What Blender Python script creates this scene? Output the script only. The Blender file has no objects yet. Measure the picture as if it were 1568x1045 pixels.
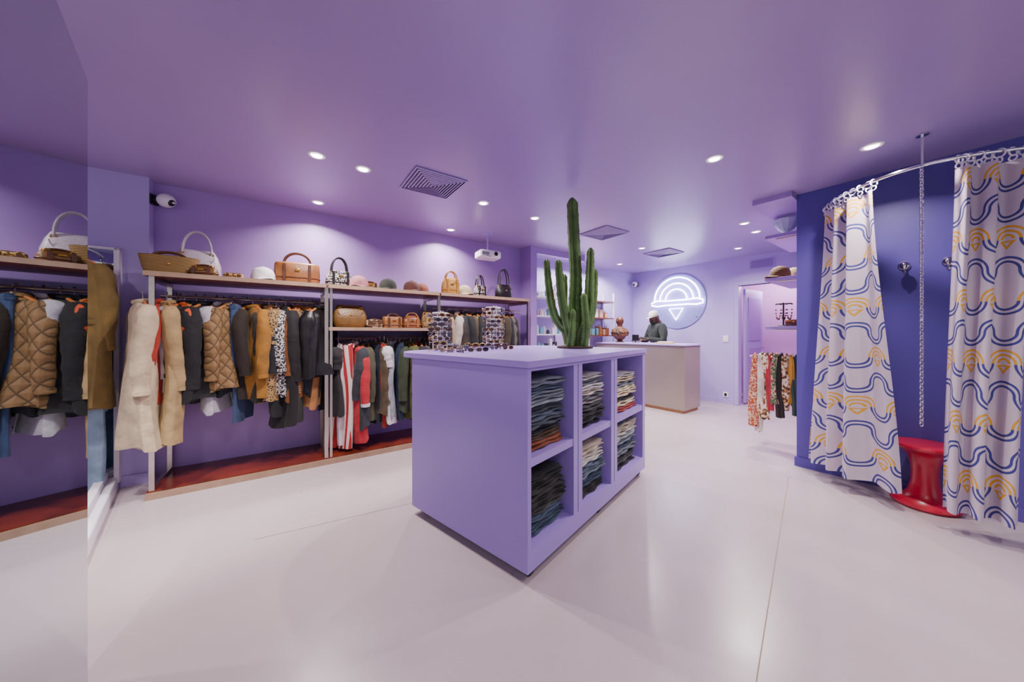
import bpy, math, random, bmesh
from mathutils import Vector, Matrix
random.seed(7)
sc=bpy.context.scene
PI=math.pi
H=2.65
# ------------------------------------------------------------ materials
def hx(s):
    s=s.lstrip('#'); o=[]
    for i in (0,2,4):
        c=int(s[i:i+2],16)/255
        o.append(c/12.92 if c<=.04045 else ((c+.055)/1.055)**2.4)
    return (o[0],o[1],o[2],1)
MC={}
def mat(name,col,rough=.6,metal=0,var=.12,scale=6,bump=0,bscale=60,emit=0,trans=0,spec=.5,sheen=0,coat=0):
    if name in MC: return MC[name]
    m=bpy.data.materials.new(name); m.use_nodes=True; nt=m.node_tree
    b=nt.nodes['Principled BSDF']; c=hx(col)
    b.inputs['Roughness'].default_value=rough; b.inputs['Metallic'].default_value=metal
    b.inputs['Specular IOR Level'].default_value=spec
    b.inputs['Transmission Weight'].default_value=trans
    b.inputs['Sheen Weight'].default_value=sheen
    b.inputs['Coat Weight'].default_value=coat
    tc=nt.nodes.new('ShaderNodeTexCoord')
    if var>0:
        n=nt.nodes.new('ShaderNodeTexNoise'); n.inputs['Scale'].default_value=scale; n.inputs['Detail'].default_value=4
        nt.links.new(tc.outputs['Object'],n.inputs['Vector'])
        r=nt.nodes.new('ShaderNodeValToRGB')
        r.color_ramp.elements[0].position=.3; r.color_ramp.elements[1].position=.7
        r.color_ramp.elements[0].color=tuple(x*(1-var) for x in c[:3])+(1,)
        r.color_ramp.elements[1].color=tuple(min(1,x*(1+var)) for x in c[:3])+(1,)
        nt.links.new(n.outputs['Fac'],r.inputs['Fac']); nt.links.new(r.outputs['Color'],b.inputs['Base Color'])
    else: b.inputs['Base Color'].default_value=c
    if bump>0:
        n2=nt.nodes.new('ShaderNodeTexNoise'); n2.inputs['Scale'].default_value=bscale; n2.inputs['Detail'].default_value=3
        nt.links.new(tc.outputs['Object'],n2.inputs['Vector'])
        bp=nt.nodes.new('ShaderNodeBump'); bp.inputs['Strength'].default_value=bump; bp.inputs['Distance'].default_value=.01
        nt.links.new(n2.outputs['Fac'],bp.inputs['Height']); nt.links.new(bp.outputs['Normal'],b.inputs['Normal'])
    if emit>0:
        b.inputs['Emission Color'].default_value=c; b.inputs['Emission Strength'].default_value=emit
    MC[name]=m; return m
def fabric(name,col,rough=.85,var=.25,scale=9,bump=.7,bscale=20): return mat(name,col,rough,0,var,scale,bump,bscale,sheen=.08)
def pat(name,c1,c2,kind,scale=20,rough=.8,c3=None,bump=.3):
    if name in MC: return MC[name]
    m=bpy.data.materials.new(name); m.use_nodes=True; nt=m.node_tree; b=nt.nodes['Principled BSDF']
    b.inputs['Roughness'].default_value=rough
    tc=nt.nodes.new('ShaderNodeTexCoord'); r=nt.nodes.new('ShaderNodeValToRGB'); r.color_ramp.interpolation='CONSTANT' if kind!='quilt' else 'LINEAR'
    r.color_ramp.elements[0].color=hx(c1); r.color_ramp.elements[1].color=hx(c2); r.color_ramp.elements[1].position=.5
    if kind=='stripeY' or kind=='stripeX' or kind=='stripeZ':
        t=nt.nodes.new('ShaderNodeTexWave'); t.bands_direction=kind[-1]; t.inputs['Scale'].default_value=scale; src=t.outputs['Fac']
    elif kind=='quilt':
        sp=nt.nodes.new('ShaderNodeSeparateXYZ'); nt.links.new(tc.outputs['Object'],sp.inputs[0])
        def Mx(op,a,bb=None):
            n=nt.nodes.new('ShaderNodeMath'); n.operation=op
            for i,v in enumerate((a,bb)):
                if v is None: continue
                if isinstance(v,(int,float)): n.inputs[i].default_value=v
                else: nt.links.new(v,n.inputs[i])
            return n.outputs[0]
        xy=Mx('ADD',sp.outputs[1],Mx('MULTIPLY',sp.outputs[0],.9))
        p1=Mx('ABSOLUTE',Mx('SINE',Mx('MULTIPLY',Mx('ADD',xy,Mx('MULTIPLY',sp.outputs[2],.8)),scale*PI)))
        p2=Mx('ABSOLUTE',Mx('SINE',Mx('MULTIPLY',Mx('SUBTRACT',xy,Mx('MULTIPLY',sp.outputs[2],.8)),scale*PI)))
        src=Mx('MINIMUM',p1,p2)
        r.color_ramp.elements[0].position=.0; r.color_ramp.elements[1].position=.28
    elif kind=='spots':
        t=nt.nodes.new('ShaderNodeTexVoronoi'); t.inputs['Scale'].default_value=scale; src=t.outputs['Distance']; r.color_ramp.elements[1].position=.38
    else:
        t=nt.nodes.new('ShaderNodeTexNoise'); t.inputs['Scale'].default_value=scale; src=t.outputs['Fac']
        if c3:
            e=r.color_ramp.elements.new(.58); e.color=hx(c3)
    if kind!='quilt': nt.links.new(tc.outputs['Object'],t.inputs['Vector'])
    nt.links.new(src,r.inputs['Fac']); nt.links.new(r.outputs['Color'],b.inputs['Base Color'])
    bp=nt.nodes.new('ShaderNodeBump'); bp.inputs['Strength'].default_value=bump; bp.inputs['Distance'].default_value=.015
    nt.links.new(src,bp.inputs['Height']); nt.links.new(bp.outputs['Normal'],b.inputs['Normal'])
    MC[name]=m; return m

# ------------------------------------------------------------ mesh builder
class MB:
    def __init__(s): s.v=[]; s.f=[]; s.m=[]; s.mats=[]; s.uv={}
    def mi(s,m):
        if m not in s.mats: s.mats.append(m)
        return s.mats.index(m)
    def add(s,vs,fs,m,T=None):
        o=len(s.v); k=s.mi(m)
        for p in vs: s.v.append((T@Vector(p)) if T is not None else Vector(p))
        for f in fs: s.f.append(tuple(i+o for i in f)); s.m.append(k)
    def box(s,a,b,m,T=None,bev=0):
        x0,y0,z0=a; x1,y1,z1=b
        if bev<=0:
            vs=[(x0,y0,z0),(x1,y0,z0),(x1,y1,z0),(x0,y1,z0),(x0,y0,z1),(x1,y0,z1),(x1,y1,z1),(x0,y1,z1)]
            fs=[(0,3,2,1),(4,5,6,7),(0,1,5,4),(1,2,6,5),(2,3,7,6),(3,0,4,7)]
            s.add(vs,fs,m,T); return
        c=bev
        def ring(z,i):
            return [(x0+i+c,y0+i,z),(x1-i-c,y0+i,z),(x1-i,y0+i+c,z),(x1-i,y1-i-c,z),(x1-i-c,y1-i,z),(x0+i+c,y1-i,z),(x0+i,y1-i-c,z),(x0+i,y0+i+c,z)]
        s.loft([ring(z0,c*.8),ring(z0+c,0),ring(z1-c,0),ring(z1,c*.8)],m,T)
    def loft(s,rings,m,T=None,cap=True,closed=True):
        n=len(rings[0]); vs=[p for r in rings for p in r]; fs=[]
        for i in range(len(rings)-1):
            for j in range(n if closed else n-1):
                k=(j+1)%n
                fs.append((i*n+j,i*n+k,(i+1)*n+k,(i+1)*n+j))
        if cap and closed:
            fs.append(tuple(range(n-1,-1,-1))); fs.append(tuple((len(rings)-1)*n+j for j in range(n)))
        s.add(vs,fs,m,T)
    def tube(s,pts,rad,m,n=8,T=None,cap=True,flat=None,close=False,wr=0):
        pts=[Vector(p) for p in pts]; N=len(pts); rings=[]
        if not isinstance(rad,(list,tuple)): rad=[rad]*N
        up=None
        for i,p in enumerate(pts):
            if close: d=pts[(i+1)%N]-pts[i-1]
            else: d=pts[min(i+1,N-1)]-pts[max(i-1,0)]
            if d.length<1e-9: d=Vector((0,0,1))
            d.normalize()
            if up is None:
                up=Vector((1,0,0)) if abs(d.x)<.8 else Vector((0,1,0))
            a=(up-d*up.dot(d))
            if a.length<1e-6: a=d.orthogonal()
            a.normalize(); bb=d.cross(a); up=a
            fa=flat or (1,1); rg=[]
            for j in range(n):
                t=2*PI*j/n; k=1
                if wr: k=1+wr*math.sin(3*t+i*.5)+wr*.5*math.sin(2*t-i*.8)
                rg.append(p+a*math.cos(t)*rad[i]*fa[0]*k+bb*math.sin(t)*rad[i]*fa[1]*k)
            rings.append(rg)
        if close: rings.append(rings[0]); cap=False
        s.loft(rings,m,T,cap)
    def lathe(s,prof,m,n=24,c=(0,0,0),T=None):
        rings=[[(c[0]+max(r,1e-4)*math.cos(2*PI*j/n),c[1]+max(r,1e-4)*math.sin(2*PI*j/n),c[2]+z) for j in range(n)] for r,z in prof]
        s.loft(rings,m,T,True)
    def ell(s,c,r,m,n=14,T=None,k=8,fn=None):
        rings=[]
        for i in range(k+1):
            a=-PI/2+PI*i/k; a=max(min(a,PI/2-.05),-PI/2+.05)
            rg=[]
            for j in range(n):
                d=Vector((math.cos(a)*math.cos(2*PI*j/n),math.cos(a)*math.sin(2*PI*j/n),math.sin(a)))
                if fn: d=fn(d)
                rg.append((c[0]+d.x*r[0],c[1]+d.y*r[1],c[2]+d.z*r[2]))
            rings.append(rg)
        s.loft(rings,m,T,True)
    def torus(s,c,R,r,m,T=None,n=20,k=8,axis='z',sc2=(1,1)):
        pts=[]
        for j in range(n):
            a=2*PI*j/n; x=R*sc2[0]*math.cos(a); y=R*sc2[1]*math.sin(a)
            p={'z':(x,y,0),'x':(0,x,y),'y':(x,0,y)}[axis]
            pts.append((c[0]+p[0],c[1]+p[1],c[2]+p[2]))
        s.tube(pts,r,m,k,T,close=True)
    def obj(s,name,ang=0,origin=(0,0,0),smooth=True,parent=None,sharp=35,M=None):
        lo=Vector((min(p.x for p in s.v),min(p.y for p in s.v),min(p.z for p in s.v)))
        hi=Vector((max(p.x for p in s.v),max(p.y for p in s.v),max(p.z for p in s.v)))
        c=Vector(((lo.x+hi.x)/2,(lo.y+hi.y)/2,lo.z))
        me=bpy.data.meshes.new(name); me.from_pydata([p-c for p in s.v],[],s.f)
        for m in s.mats: me.materials.append(m)
        for i,p in enumerate(me.polygons): p.material_index=s.m[i]; p.use_smooth=smooth
        me.update()
        bm=bmesh.new(); bm.from_mesh(me); bmesh.ops.recalc_face_normals(bm,faces=bm.faces); bm.to_mesh(me); bm.free()
        if smooth:
            try: me.set_sharp_from_angle(angle=math.radians(sharp))
            except Exception: pass
        o=bpy.data.objects.new(name,me); sc.collection.objects.link(o)
        if M is None: M=Matrix.Translation(origin)@Matrix.Rotation(ang,4,'Z')
        MW=M@Matrix.Translation(c)
        if parent is not None:
            o.parent=parent; o.matrix_parent_inverse=Matrix.Identity(4); o.matrix_basis=parent.matrix_basis.inverted()@MW
        else: o.matrix_basis=MW
        return o
def empty(name,loc=(0,0,0)):
    e=bpy.data.objects.new(name,None); e.location=loc; e.empty_display_size=.1; sc.collection.objects.link(e); return e
AR=math.atan2(.568,.823); AB=math.atan2(.6,.8); AI=math.radians(49.5)
IN=(.08,1.667,0)
def RW(s,d,z=0):
    return (math.cos(AR)*s-math.sin(AR)*d, math.sin(AR)*s+math.cos(AR)*d, z)
def BW(a,p,z=0): return (.8*a-.6*p,.6*a+.8*p,z)

# ------------------------------------------------------------ palette
M_lil=mat('paint_lilac','#A283C6',.42,var=.03,scale=1.5)
M_lil2=mat('paint_lilac_light','#AF9CD6',.5,var=.03,scale=1.5)
M_ceil=mat('paint_ceiling','#A08CBC',.3,var=.03,scale=.8)
M_blue=mat('paint_blue_violet','#54469A',.45,var=.05,scale=2)
M_pink=mat('paint_pink','#D0A0D4',.5,var=.03)
M_isl=mat('laminate_lilac','#9A82CE',.28,var=.02,scale=2)
M_white=mat('white_enamel','#E6E2EA',.4,var=.02)
M_steel=mat('brushed_steel','#BCB2AC',.28,1,var=.05,scale=40)
M_chrome=mat('chrome','#E0E0E4',.1,1,var=0)
M_mirror=mat('mirror_glass','#AEBBC2',.015,1,var=0)
M_wood=mat('shelf_wood','#6E3A26',.4,var=.25,scale=12)
M_edge=mat('shelf_edge','#A88C74',.4,.3,var=.1,scale=12)
M_red_wood=mat('plinth_redwood','#662614',.25,var=.35,scale=7)
M_black=mat('black_plastic','#141216',.4,var=.05)
M_gold=mat('gold_metal','#C89A4A',.3,1,var=.1)

def floor_mat():
    m=mat('resin_floor','#B4A6AA',.3,var=.04,scale=1.2)
    nt=m.node_tree; b=nt.nodes['Principled BSDF']
    n=nt.nodes.new('ShaderNodeTexNoise'); n.inputs['Scale'].default_value=2.5; n.inputs['Detail'].default_value=5
    tc=nt.nodes.new('ShaderNodeTexCoord'); nt.links.new(tc.outputs['Object'],n.inputs['Vector'])
    mr=nt.nodes.new('ShaderNodeMapRange'); mr.inputs['To Min'].default_value=.17; mr.inputs['To Max'].default_value=.36
    nt.links.new(n.outputs['Fac'],mr.inputs['Value']); nt.links.new(mr.outputs[0],b.inputs['Roughness'])
    b.inputs['Specular IOR Level'].default_value=.6
    return m
M_floor=floor_mat()

# ------------------------------------------------------------ shell
def simple_box(name,a,b,m,ang=0,origin=(0,0,0)):
    q=MB(); q.box(a,b,m); return q.obj(name,ang,origin,smooth=False)
simple_box('floor',(-4.4,-1.9,-.1),(7.6,9.2,0),M_floor)
simple_box('ceiling',(-4.4,-1.9,H),(7.6,9.2,H+.1),M_ceil)
simple_box('wall_clothes',(-.985,4.25,0),(3.1,4.35,H),M_lil,AR)
simple_box('wall_left_pier',(-2.35,4.13,0),(-.985,4.35,H),M_lil2,AR)
q=MB(); q.box((3.1,3.98,0),(3.22,4.7,H),M_lil)
q.box((3.22,3.98,2.55),(4.3,4.06,H),M_lil); q.obj('wall_mid_pier',AR,smooth=False)
simple_box('wall_back_left',(3.2,4.6,0),(6.9,4.7,H),M_lil2,AR)
q=MB()
d0,d1=1.40,2.235
q.box((6.75,d1,0),(6.85,4.45,H),M_lil2); q.box((6.75,.8,0),(6.85,d0,H),M_lil2); q.box((6.75,d0,2.14),(6.85,d1,H),M_lil2)
q.obj('wall_back',AB,smooth=False)
q=MB(); q.box((8.4,.6,0),(8.5,3.2,H),M_pink); q.box((6.85,3.1,0),(8.4,3.2,H),M_pink); q.box((6.85,.6,0),(8.4,.7,H),M_pink)
q.obj('wall_backroom',AB,smooth=False)
q=MB()
for y in (d0-.07,d1): q.box((6.72,y,0),(6.87,y+.07,2.21),M_lil2,bev=.006)
q.box((6.72,d0,2.14),(6.87,d1,2.21),M_lil2,bev=.006); q.obj('trim_doorframe',AB,smooth=False)
q=MB(); q.box((0,0,.02),(.78,.04,2.1),M_lil2,bev=.005)
for z in (.2,1.15): q.box((.12,-.008,z),(.66,.0,z+.8),M_lil,bev=.004)
q.tube([(.7,-.0,1.02),(.7,-.05,1.02),(.6,-.05,1.02)],.01,M_steel)
q.obj('door_1',AB-.05,BW(6.95,2.2))
simple_box('wall_fitting',(4.15,-3.2,0),(4.25,.886,H),M_blue,AB)
simple_box('wall_divider',(4.25,.82,0),(6.75,.886,H),M_lil,AB)
q=MB(); q.box((3.98,.886,2.60),(5.4,1.2,H),M_lil); q.obj('trim_soffit',AB,smooth=False)
simple_box('wall_left',(-4.3,-1.8,0),(-4.2,2.25,H),M_lil)
simple_box('wall_right',(5.24,-1.8,0),(5.34,.0,H),M_lil)
q=MB(); q.box((-4.3,-1.8,0),(5.34,-1.7,.2),M_lil); q.box((-4.3,-1.8,2.5),(5.34,-1.7,H),M_lil); q.obj('wall_front',smooth=False)
q=MB()
for x in (-4.25,-1.9,.4,2.8,5.2): q.box((x,-1.8,.2),(x+.08,-1.7,2.5),M_steel)
q.obj('window_1',smooth=False)
def bb(name,a,b,ang): simple_box(name,a,b,M_lil2,ang)
bb('baseboard_back',(6.735,2.31,0),(6.75,4.4,.09),AB)
simple_box('baseboard_fitting',(4.135,-3.1,0),(4.15,.9,.09),M_blue,AB)
bb('baseboard_left',(-2.3,4.115,0),(-.97,4.13,.09),AR)
bb('baseboard_backleft',(3.25,4.585,0),(6.6,4.6,.09),AR)
q=MB(); mseam=mat('floor_seam','#94826F',.6)
def seam(p,r,w=.006):
    p=Vector(p+(0,)); r=Vector(r+(0,)); d=(r-p).normalized(); n=Vector((-d.y,d.x,0))*w/2
    q.add([p-n,p+n,r+n,r-n],[(0,1,2,3)],mseam,Matrix.Translation((0,0,.0015)))
seam((.62,.9),(2.5,2.95),.004); seam((-1.62,2.05),(-.55,2.6),.003)
q.obj('trim_floor_seam',smooth=False)

# ------------------------------------------------------------ left: mirrors
d45=math.atan2(-1,1)
q=MB(); q.box((0,-.045,0),(1.6,-.006,2.24),M_lil2); q.box((.012,-.006,.012),(1.6,.0,2.228),M_mirror)
q.obj('wall_mirror',d45,(-1.57,1.21,0),smooth=False)
q=MB(); q.box((-1.52,4.075,.1),(-1.17,4.1,1.98),M_mirror); q.box((-1.17,4.06,.06),(-1.14,4.13,2.0),M_white,bev=.004)
q.box((-1.55,4.06,1.98),(-1.14,4.13,2.0),M_white,bev=.004); q.box((-1.55,4.1,.06),(-1.14,4.13,1.98),M_white)
q.obj('standing_mirror',AR,smooth=False)
q=MB(); q.box((0,-.12,0),(1.3,0,.11),M_white,bev=.006); q.box((.02,-.10,.11),(1.28,-.05,.16),M_white,bev=.004)
q.obj('trim_white_ledge',d45,(-3.28,2.72,0),smooth=False)

# ------------------------------------------------------------ garments
M_btn=mat('garment_button','#2A2420',.4,var=0)
def hanger(q,T,wood,w=.2):
    pts=[(0,-w,-.135),(0,-w*.6,-.1),(0,-.04,-.065),(0,0,-.055),(0,.04,-.065),(0,w*.6,-.1),(0,w,-.135)]
    q.tube(pts,.011,wood,6,T)
    hk=[(0,0,-.055),(0,0,-.02)]+[(0,.018*math.cos(a)-.0,.0+.018*math.sin(a)) for a in [(-.5+1.5*i/6)*PI for i in range(7)]]
    q.tube(hk,.0035,M_steel,5,T)
def garment(q,T,m,L=.65,W=.21,B=.05,sleeve=.5,flare=1.1,seed=0,collar=True,m2=None,n=40,puff=0,hang=True,wood=None):
    rnd=random.Random(seed); ph=[rnd.uniform(0,6.3) for _ in range(8)]
    if hang: hanger(q,T,wood or M_wood,W*.93)
    zs=[-.075,-.085,-.1,-.13,-.17,-.24]+[-.24-(L-.24)*i/16 for i in range(1,17)]
    rings=[]; front=[]
    for z in zs:
        t=max(0,(-z-.17)/(L-.17)) if L>.17 else 0
        if z>-.08: a,b=.05,.035
        elif z>-.09: a,b=.065,.045
        elif z>-.11: a,b=W*.55,B*.75
        elif z>-.14: a,b=W*.85,B*.92
        elif z>-.18: a,b=W*.95,B
        else: a,b=W*(.92+(flare-.92)*t),B*(1+.55*t)
        rg=[]
        for j in range(n):
            th=2*PI*j/n
            c,s_=math.cos(th),math.sin(th)
            x=b*math.copysign(abs(c)**.8,c); y=a*math.copysign(abs(s_)**.8,s_)
            k=1+(.10+.22*t)*math.sin(5*th+ph[0]+2*t)*min(1,t*3+.1)+(.16*t)*math.sin(9*th+ph[1])+(.06*math.sin(z*75) if puff else 0)
            k+=.05*math.sin(3*th+z*10+ph[3])*min(1,t*4)
            x*=k; x+=.022*math.sin(z*5+ph[2])*t; y*=1+.04*math.sin(3*th+ph[4]+z*4)+(.025*math.sin(z*75) if puff else 0)
            rg.append((x,y,z+(.018*math.sin(2*th+ph[5])+.01*math.sin(5*th) if t>.95 else 0)))
        rings.append(rg)
        if z<-.1:
            front.append((rg[0][0],0,z)); 
    q.loft(rings,m,T)
    q.tube([(p[0]+.003,p[1],p[2]) for p in front],.006,m2 or m,5,T)
    for p in front[2:-1:3]: q.ell((p[0]+.01,p[1]-.012,p[2]),(.004,.008,.008),M_btn,6,T,4)
    bk=[(rings[i][n//2][0]-.003,0,zs[i]) for i in range(4,len(zs))]
    q.tube(bk,.004,m,5,T)
    if collar:
        q.tube([(.0+.045*math.cos(a),.06*math.sin(a),-.068+.012*math.cos(a)) for a in [2*PI*i/14 for i in range(14)]],.019,m2 or m,7,T,close=True)
    if sleeve>0:
        for sg in (-1,1):
            pts=[];rad=[]
            sx=math.sin(ph[7]+sg)*.02
            for i in range(17):
                t=i/16
                pts.append((sx*t*2+.012*math.sin(4*t+ph[1]+sg),sg*(W*.74+.05*math.sin(min(1,t*2.2)*PI/2)+.022*t*math.sin(ph[2])),-.112-(sleeve)*t))
                rad.append((.066-.022*t+.0025*math.sin(t*24+ph[2]))*(.55 if i==0 else (.82 if i==1 else 1))*(1+max(0,B-.05)*4)*(1+(.06*math.sin(t*40) if puff else 0)))
            q.tube(pts,rad,m,14,T,wr=.055,flat=(1,.85))
            q.tube([Vector(pts[-1])+Vector((0,0,.018)),Vector(pts[-1])-Vector((0,0,.014))],rad[-1]*1.03,m2 or m,12,T,wr=.04)
def trousers(q,T,m,L=1.0,W=.13,B=.035,seed=0):
    rnd=random.Random(seed); ph=rnd.uniform(0,6)
    q.tube([(0,-.19,-.06),(0,.19,-.06)],.006,M_steel,6,T)
    q.tube([(0,0,-.06),(0,0,.015),(0,.015,.025)],.003,M_steel,5,T)
    q.tube([(0,-W-.01,-.085),(0,W+.01,-.085)],.024,m,8,T,flat=(1,1))
    for sg in (-1,1):
        rings=[]
        for i in range(14):
            t=i/13; z=-.08-(L-.08)*t; w=W*(.56-.08*t); cy=sg*W*.5*(1+.05*t)
            rings.append([(B*(1-.1*t)*math.cos(2*PI*j/18)*(1+.2*math.sin(3*2*PI*j/18+ph+t*3))+.010*math.sin(5*t+ph), cy+w*math.sin(2*PI*j/18),z) for j in range(18)])
        q.loft(rings,m,T)
def F(c):
    return fabric('fabric_'+c.strip('#').lower(),c)
quilt=pat('quilted_khaki','#3A2C18','#7E603A','quilt',11,.7,bump=.6)
leop=pat('leopard_print','#2A2018','#9A7A4A','spots',60)
stripeRW=pat('red_white_stripe','#A82028','#D8C8C4','stripeY',9)
houn=pat('bw_print','#16161A','#C0BAB8','noise',70)
flame=pat('flame_black','#0E0E12','#0E0E12','noise',6,c3='#B8481C')
plaid=pat('plaid_brown','#4A301C','#94703C','stripeZ',18)
leather=mat('black_leather','#121012',.38,var=.3,scale=12,bump=.5,bscale=18)
woodH=mat('hanger_wood','#B8713C',.45,var=.15,scale=15)
def GT(s,d,z,yaw): return Matrix.Translation((s,d,z))@Matrix.Rotation(yaw,4,'Z')
ZR=1.62; DR=3.93; ZR2=1.25
feat=[(-.94,.35,'cream_coat',F('#B8A688'),dict(L=1.2,W=.22,B=.07,sleeve=.66,flare=1.2),-.13),
(-.885,.1,'red_jacket',F('#98281A'),dict(L=.9,W=.215,B=.05,sleeve=.6),-.07),
(-.82,.35,'beige_coat',F('#9A8258'),dict(L=1.2,W=.22,B=.055,sleeve=.66,flare=1.2),-.06),
(-.72,.4,'flame_shirt',flame,dict(L=.86,W=.21,B=.05,sleeve=.4),-.02),
(-.59,-.4,'puffer_jacket',F('#0E0E12'),dict(L=.88,W=.22,B=.085,sleeve=.66,puff=1),-.02),
(-.41,-.6,'quilted_jacket',quilt,dict(L=.80,W=.21,B=.07,sleeve=.6),-.03),
(-.26,.5,'mustard_shirt',F('#8A5E1A'),dict(L=.90,W=.2,B=.055,sleeve=.6),-.03),
(-.14,.2,'leopard_dress',leop,dict(L=.96,W=.19,B=.045,sleeve=.3),0),
(-.01,.35,'long_black_coat',F('#120F12'),dict(L=1.2,W=.2,B=.06,sleeve=.66),-.02),
(.09,-.2,'ochre_cardigan',F('#7C481A'),dict(L=.96,W=.2,B=.05,sleeve=.6),0),
(.175,.3,'camel_dress',F('#906034'),dict(L=1.05,W=.19,B=.05,sleeve=.55),0),
(.28,-.6,'leather_jacket',leather,dict(L=.74,W=.22,B=.085,sleeve=.62),-.06)]
for i,(s,yaw,nm,m,kw,off) in enumerate(feat):
    q=MB(); garment(q,GT(s,DR+off,ZR,yaw),m,seed=i+3,wood=woodH,**kw); q.obj(nm,AR)
q=MB(); trousers(q,GT(.45,DR-.04,ZR2,.75),stripeRW,1.16,W=.17,B=.04); q.obj('striped_trousers',AR)
q=MB(); garment(q,GT(.585,DR-.03,ZR2,.45),F('#A01C28'),L=1.1,W=.2,B=.045,sleeve=.6,seed=77,m2=F('#C8C4C8'),wood=woodH); q.obj('red_tracksuit',AR)
def fill(name,items,z,dist,ang=AR,origin=(0,0,0)):
    q=MB()
    for i,(s,c,L,kind) in enumerate(items):
        yaw=random.uniform(-.45,.45); m=c if not isinstance(c,str) else F(c)
        T=GT(s,dist+random.uniform(-.03,.02),z,yaw)
        if kind=='t': trousers(q,T,m,L,seed=i,W=.16)
        else: garment(q,T,m,L=L,W=random.uniform(.18,.21),B=random.uniform(.035,.05),sleeve=random.uniform(.5,.62) if kind=='j' else .2,seed=i*7+1,wood=woodH)
    return q.obj(name,ang,origin)
fill('hanging_clothes',[(-.775,'#A8A0A0',.78,'j'),(-.75,'#141418',.84,'j'),(-.65,'#20242A',.9,'j'),(-.52,'#ACA8B0',1.0,'s'),(-.475,'#181C22',.86,'j'),
 (-.34,'#2E4060',1.12,'t'),(-.31,'#20160E',.92,'j'),(-.2,'#2E2C26',.95,'j'),(-.08,houn,.9,'j'),(-.05,'#101218',1.1,'j'),
 (.05,'#90421A',.85,'j'),(.13,plaid,.9,'j'),(.225,'#141E2C',.9,'j'),(.25,'#1E1A18',.95,'j')],ZR,DR+.02)
fill('hanging_clothes',[(.385,'#1E1A1E',.8,'s'),(.515,'#C8C0C4',1.12,'t'),(.64,'#A02030',.9,'s'),
 (.675,'#101014',.9,'j'),(.71,'#262A30',.95,'j'),(.75,'#3E3E2C',.9,'j'),(.79,'#161E30',.95,'t'),(.83,'#4A3C28',.85,'j'),(.87,'#18201C',.95,'t'),(.92,'#90241A',1.0,'t'),
 (.96,'#B8B4B8',.95,'s'),(1.0,'#888C94',.9,'j'),(1.05,'#1E2C42',.95,'t'),(1.10,'#2A3420',.85,'j'),(1.16,'#50542A',.95,'j'),(1.22,'#3E4420',.95,'j'),(1.27,'#5A1C14',.8,'j'),(1.33,'#141418',.8,'j'),(1.4,'#303640',.8,'j'),(1.45,'#705C44',.8,'j')],ZR2,DR)
cols3=['#4E4226','#94806A','#141418','#32281E','#A89C94','#1E242C','#141416','#483E26','#86744E','#101014','#2C2018','#A09490','#181C1C','#40341E','#665A3E','#0E0E12','#202024','#322A1A','#141418','#5C5450','#101010']
fill('hanging_clothes',[(1.58+i*.055,cols3[i],random.uniform(.75,1.0),'j') for i in range(len(cols3))],ZR,DR)
q=MB(); tr=F('#6E5A2C')
T=GT(-1.30,3.84,1.93,1.25); garment(q,T,tr,L=1.2,W=.18,B=.08,sleeve=.64,flare=1.2,seed=50,wood=woodH)
q.tube([(.0+.095*math.cos(a),.185*math.sin(a),-.55) for a in [2*PI*i/20 for i in range(20)]],.016,tr,6,T,close=True,flat=(.5,1.2))
q.tube([(-1.30,3.84,1.95),(-1.30,3.95,1.97),(-1.30,4.10,1.97)],.008,M_steel,6)
q.obj('trench_coat',AR)
q=MB()
T2=GT(-1.27,3.9,.80,1.2); trousers(q,T2,F('#7C93A8'),.74,W=.12)
q.tube([(-1.27,3.9,.82),(-1.27,4.10,.83)],.006,M_steel,6); q.obj('light_jeans',AR)

# ------------------------------------------------------------ clothing rack frame
q=MB(); S=[-.87,.325,1.5,2.85]
ZS=1.78
for i,s in enumerate(S):
    for d in (3.72,4.2):
        q.box((s-.016,d-.016,0),(s+.016,d+.016,ZS-.03),M_steel)
        if i in (1,): q.box((s+.03,d-.016,0),(s+.052,d+.016,ZS-.03),M_steel)
    q.box((s-.015,3.72,ZS-.07),(s+.015,4.2,ZS-.035),M_steel)
    q.box((s-.015,3.72,.05),(s+.015,4.2,.085),M_steel)
for i in range(3):
    a,b=S[i],S[i+1]
    q.box((a-.04 if i==0 else a+.015,3.69,ZS-.035),(b-.005,4.22,ZS),M_wood); q.box((a-.04 if i==0 else a+.015,3.675,ZS-.035),(b-.005,3.69,ZS+.002),M_edge)
    zr=ZR if i!=1 else ZR2
    q.tube([(a,DR,zr-.012+.0),(b,DR,zr-.012)],.0125,M_steel,10)
q.box((S[1]+.02,3.71,1.325),(S[2]-.02,4.2,1.355),M_wood); q.box((S[1]+.02,3.69,1.323),(S[2]-.02,3.71,1.357),M_edge)
q.box((S[0]-.03,3.70,.01),(S[3]+.03,4.24,.06),M_red_wood); q.box((S[0]-.03,3.675,0),(S[3]+.03,3.70,.05),M_edge)
q.obj('clothing_rack',AR,smooth=False)

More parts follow.
